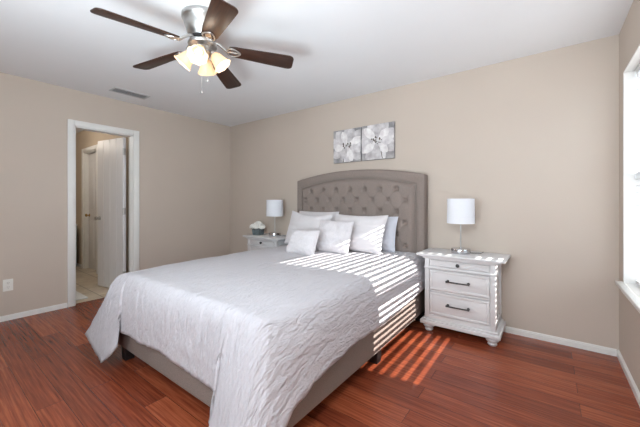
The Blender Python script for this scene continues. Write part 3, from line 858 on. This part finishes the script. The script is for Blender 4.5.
picture('left square canvas of a white flower on grey, above the headboard', 2.124, 2.517, 1.655, 2.058, 2.325, 1.865, 0.165, 0.3, 3, (-0.05, -0.04))
picture('right square canvas of a white flower on grey, its bloom tilted upwards', 2.527, 2.930, 1.656, 2.060, 2.722, 1.868, 0.175, 0.75, 9, (0.07, 0.05))

# ------------------------------------------------------------------ ceiling fan
FX, FY = 2.385, -2.010
fan = thing('ceiling_fan', 'five-blade ceiling fan with dark walnut blades and four lit tulip shades', 'fan', (FX, FY, H))
MB().lathe([(0, 0), (0.130, 0), (0.134, -0.006), (0.134, -0.026), (0.128, -0.034), (0.122, -0.040), (0.116, -0.075), (0.104, -0.110), (0.092, -0.135), (0.086, -0.140), (0.082, -0.150), (0, -0.150)], 48).build('motor_housing', M['nickel'], fan, smooth=True)
MB().lathe([(0, -0.150), (0.078, -0.150), (0.080, -0.156), (0.080, -0.166), (0.068, -0.170), (0.0, -0.170)], 40).build('flywheel', M['iron'], fan, smooth=True)
MB().lathe([(0, -0.170), (0.055, -0.170), (0.090, -0.180), (0.097, -0.192), (0.092, -0.204), (0.060, -0.216), (0.052, -0.232), (0.058, -0.250), (0.045, -0.272), (0.02, -0.284), (0, -0.286)], 40).build('light_hub', M['nickel'], fan, smooth=True)
ZB = -0.205
def blade_outline():
    o = [(0.180, -0.044), (0.22, -0.052), (0.45, -0.064), (0.585, -0.070)]
    for k in range(7):
        a = -PI / 2 + k * PI / 12; o.append((0.590 + 0.035 * math.cos(a) * 1.0, -0.036 + 0.034 * math.sin(a)))
    for k in range(7):
        a = k * PI / 12; o.append((0.590 + 0.035 * math.cos(a), 0.036 + 0.034 * math.sin(a)))
    o += [(0.585, 0.070), (0.45, 0.064), (0.22, 0.052), (0.180, 0.044), (0.170, 0.022), (0.170, -0.022)]
    return o
for k in range(5):
    a = R(-93.5 + 72 * k)
    mtx = Matrix.Rotation(a, 4, 'Z') @ Matrix.Translation((0, 0, ZB)) @ Matrix.Rotation(R(4.4), 4, 'Y') @ Matrix.Rotation(R(-13), 4, 'X')
    b = MB(); b.prism(blade_outline(), 0.007, bev=0.0015)
    bo = b.build('blade', M['walnut'], fan, smooth=True); bo.matrix_local = mtx
    b = MB()
    # bracket: arm bending down from the flywheel, spade plate under the blade with an open loop
    b.tube([(0.062, 0, 0.046), (0.10, 0, 0.044), (0.138, 0, 0.016), (0.165, 0, -0.006)], [0.012, 0.010, 0.009, 0.009], 10)
    plate = []
    for q_ in range(24):
        t_ = q_ / 24 * 2 * PI; r1 = 0.036 * (1 - 0.35 * math.cos(t_))
        plate.append((0.205 + 0.046 * math.cos(t_), 0.034 * math.sin(t_) * (1.05 - 0.4 * math.cos(t_))))
    b.tube([(x, y, -0.004) for x, y in plate + plate[:1]], 0.0048, 8)
    inner = [(0.203 + (x - 0.205) * 0.62, y * 0.6) for x, y in plate]
    b.prism(inner, 0.004, Matrix.Translation((0, 0, -0.005)))
    b.tube([(0.155, 0, -0.004), (0.245, 0, -0.004)], 0.004, 8)
    b.build('blade_bracket', M['nickel'], bo, smooth=True)
shade_prof = [(0.020, 0.0), (0.030, 0.004), (0.040, 0.022), (0.046, 0.045), (0.050, 0.068), (0.060, 0.090), (0.069, 0.102), (0.066, 0.103), (0.057, 0.091), (0.047, 0.068), (0.043, 0.045), (0.037, 0.023), (0.027, 0.006), (0.020, 0.003)]
for k in range(4):
    a = R(-46 + 90 * k)
    base = Matrix.Translation((0, 0, -0.245)) @ Matrix.Rotation(a, 4, 'Z') @ Matrix.Translation((0.066, 0, -0.002)) @ Matrix.Rotation(R(180 - 40), 4, 'Y') @ Matrix.Scale(0.95, 4)
    b = MB(); b.lathe([(0, -0.012), (0.016, -0.012), (0.024, -0.004), (0.024, 0.012), (0, 0.012)], 20); 
    hl = b.build('shade_holder', M['nickel'], fan, smooth=True); hl.matrix_local = base
    b = MB(); n = 40; rr_ = []
    for r0, z0 in shade_prof:     # gently scalloped mouth
        rr_.append([b.b.verts.new((r0 * (1 + 0.05 * smoothstep(0.05, 0.1, z0) * math.cos(8 * 2 * PI * i / n)) * math.cos(2 * PI * i / n),
                                   r0 * (1 + 0.05 * smoothstep(0.05, 0.1, z0) * math.cos(8 * 2 * PI * i / n)) * math.sin(2 * PI * i / n), z0)) for i in range(n)])
    for p_, q_ in zip(rr_, rr_[1:]):
        for i in range(n): b.b.faces.new((p_[i], p_[(i + 1) % n], q_[(i + 1) % n], q_[i]))
    bmesh.ops.recalc_face_normals(b.b, faces=b.b.faces[:])
    gs = b.build('glass_shade', M['fanglass'], fan, smooth=True); gs.matrix_local = base @ Matrix.Translation((0, 0, 0.010))
    b = MB(); b.lathe([(0, 0.002), (0.010, 0.002), (0.012, 0.016), (0.023, 0.040), (0.024, 0.052), (0.016, 0.066), (0, 0.072)], 20)
    bb = b.build('bulb', M['glassbulb'], gs, smooth=True)
    l = D.lights.new('fan_bulb_light', 'POINT'); l.energy = 1.0; l.shadow_soft_size = 0.03; l.color = (1.0, 0.90, 0.76)
    lo = D.objects.new('fan_bulb_light', l); COL.objects.link(lo)
    lo.location = Vector((FX, FY, H)) + (base @ Matrix.Translation((0, 0, 0.125))).to_translation()
for (x, y), zl in (((0.028, 0.020), -0.435), ((0.012, -0.014), -0.520)):
    b = MB(); b.tube([(x, y, -0.262), (x, y, zl)], 0.0011, 6)
    ch = b.build('pull_chain', M['nickel'], fan, smooth=True)
    b = MB(); b.lathe([(0, zl - 0.016), (0.005, zl - 0.013), (0.0075, zl - 0.006), (0.005, zl + 0.002), (0, zl + 0.004)], 14, Matrix.Translation((x, y, 0)))
    b.build('chain_pendant', M['nickel'], ch, smooth=True)

# ------------------------------------------------------------------ ceiling vent, outlet, hall items
vt = thing('ceiling_vent', 'white louvered air vent set in the ceiling near the door wall', 'vent', (0.385, -1.685, H))
b = MB(); vw, vl, fr = 0.085, 0.19, 0.02
b.box(-vw, vw, -vl, -vl + fr, -0.008, 0, bev=0.002); b.box(-vw, vw, vl - fr, vl, -0.008, 0, bev=0.002)
b.box(-vw, -vw + fr, -vl + fr, vl - fr, -0.008, 0, bev=0.002); b.box(vw - fr, vw, -vl + fr, vl - fr, -0.008, 0, bev=0.002)
b.build('frame', M['vent'], vt, smooth=True)
box('backing', M['ventdark'], vt, -vw + fr, vw - fr, -vl + fr, vl - fr, -0.0015, -0.0003)
b = MB()
for k in range(7):
    x = -0.055 + k * 0.0183
    t = bmesh.new(); bmesh.ops.create_cube(t, size=1)
    for v in t.verts: v.co = Vector((v.co.x * 0.012, v.co.y * (2 * (vl - fr)), v.co.z * 0.0012))
    b.join(t, Matrix.Translation((x, 0, -0.0055)) @ Matrix.Rotation(R(28), 4, 'Y'))
b.build('louvers', M['vent'], vt)

ol = thing('wall_outlet', 'white double power outlet low on the beige wall left of the door', 'outlet', (0, -2.638, 0.348))
box('cover_plate', M['plastic'], ol, 0, 0.006, -0.036, 0.036, -0.058, 0.058, bev=0.002)
for z in (-0.021, 0.021):
    s_ = MB().lathe([(0, 0), (0.017, 0), (0.0165, 0.003), (0, 0.003)], 24, Matrix.Translation((0.006, 0, z)) @ Matrix.Rotation(PI / 2, 4, 'Y')).build('socket', M['plastic'], ol, smooth=True)
    b = MB(); b.box(0.0088, 0.0094, -0.0075, -0.0055, z - 0.002, z + 0.008); b.box(0.0088, 0.0094, 0.0055, 0.0075, z - 0.002, z + 0.008); b.box(0.0088, 0.0094, -0.002, 0.002, z - 0.011, z - 0.007)
    b.build('slots', M['slot'], s_)
mm = tag(MB().box(-0.30, 0.30, -0.24, 0.24, 0, 0.014, bev=0.006, seg=3).build('bath_mat', M['matrug'], None, smooth=True, loc=(-0.50, -2.165, 0.0)),
         'white bath mat on the hall tiles just past the doorway', 'mat')
cb = thing('hall_cabinet', 'pale blue-grey low cabinet against the hall wall seen past the door edge', 'cabinet', (-2.62, -1.62, 0))
box('cabinet_body', M['cab'], cb, -0.16, 0.16, -0.17, 0.17, 0.10, 0.75, bev=0.004)
box('cabinet_top', M['trim'], cb, -0.17, 0.17, -0.18, 0.18, 0.75, 0.775, bev=0.004)
box('toe_kick', M['slot'], cb, -0.14, 0.13, -0.15, 0.15, 0, 0.10)
dd = box('door', M['cab'], cb, 0.16, 0.172, -0.155, 0.155, 0.13, 0.72, bev=0.003)
MB().sphere((0.18, -0.12, 0.55), 0.011).build('knob', M['nickel'], dd, smooth=True)
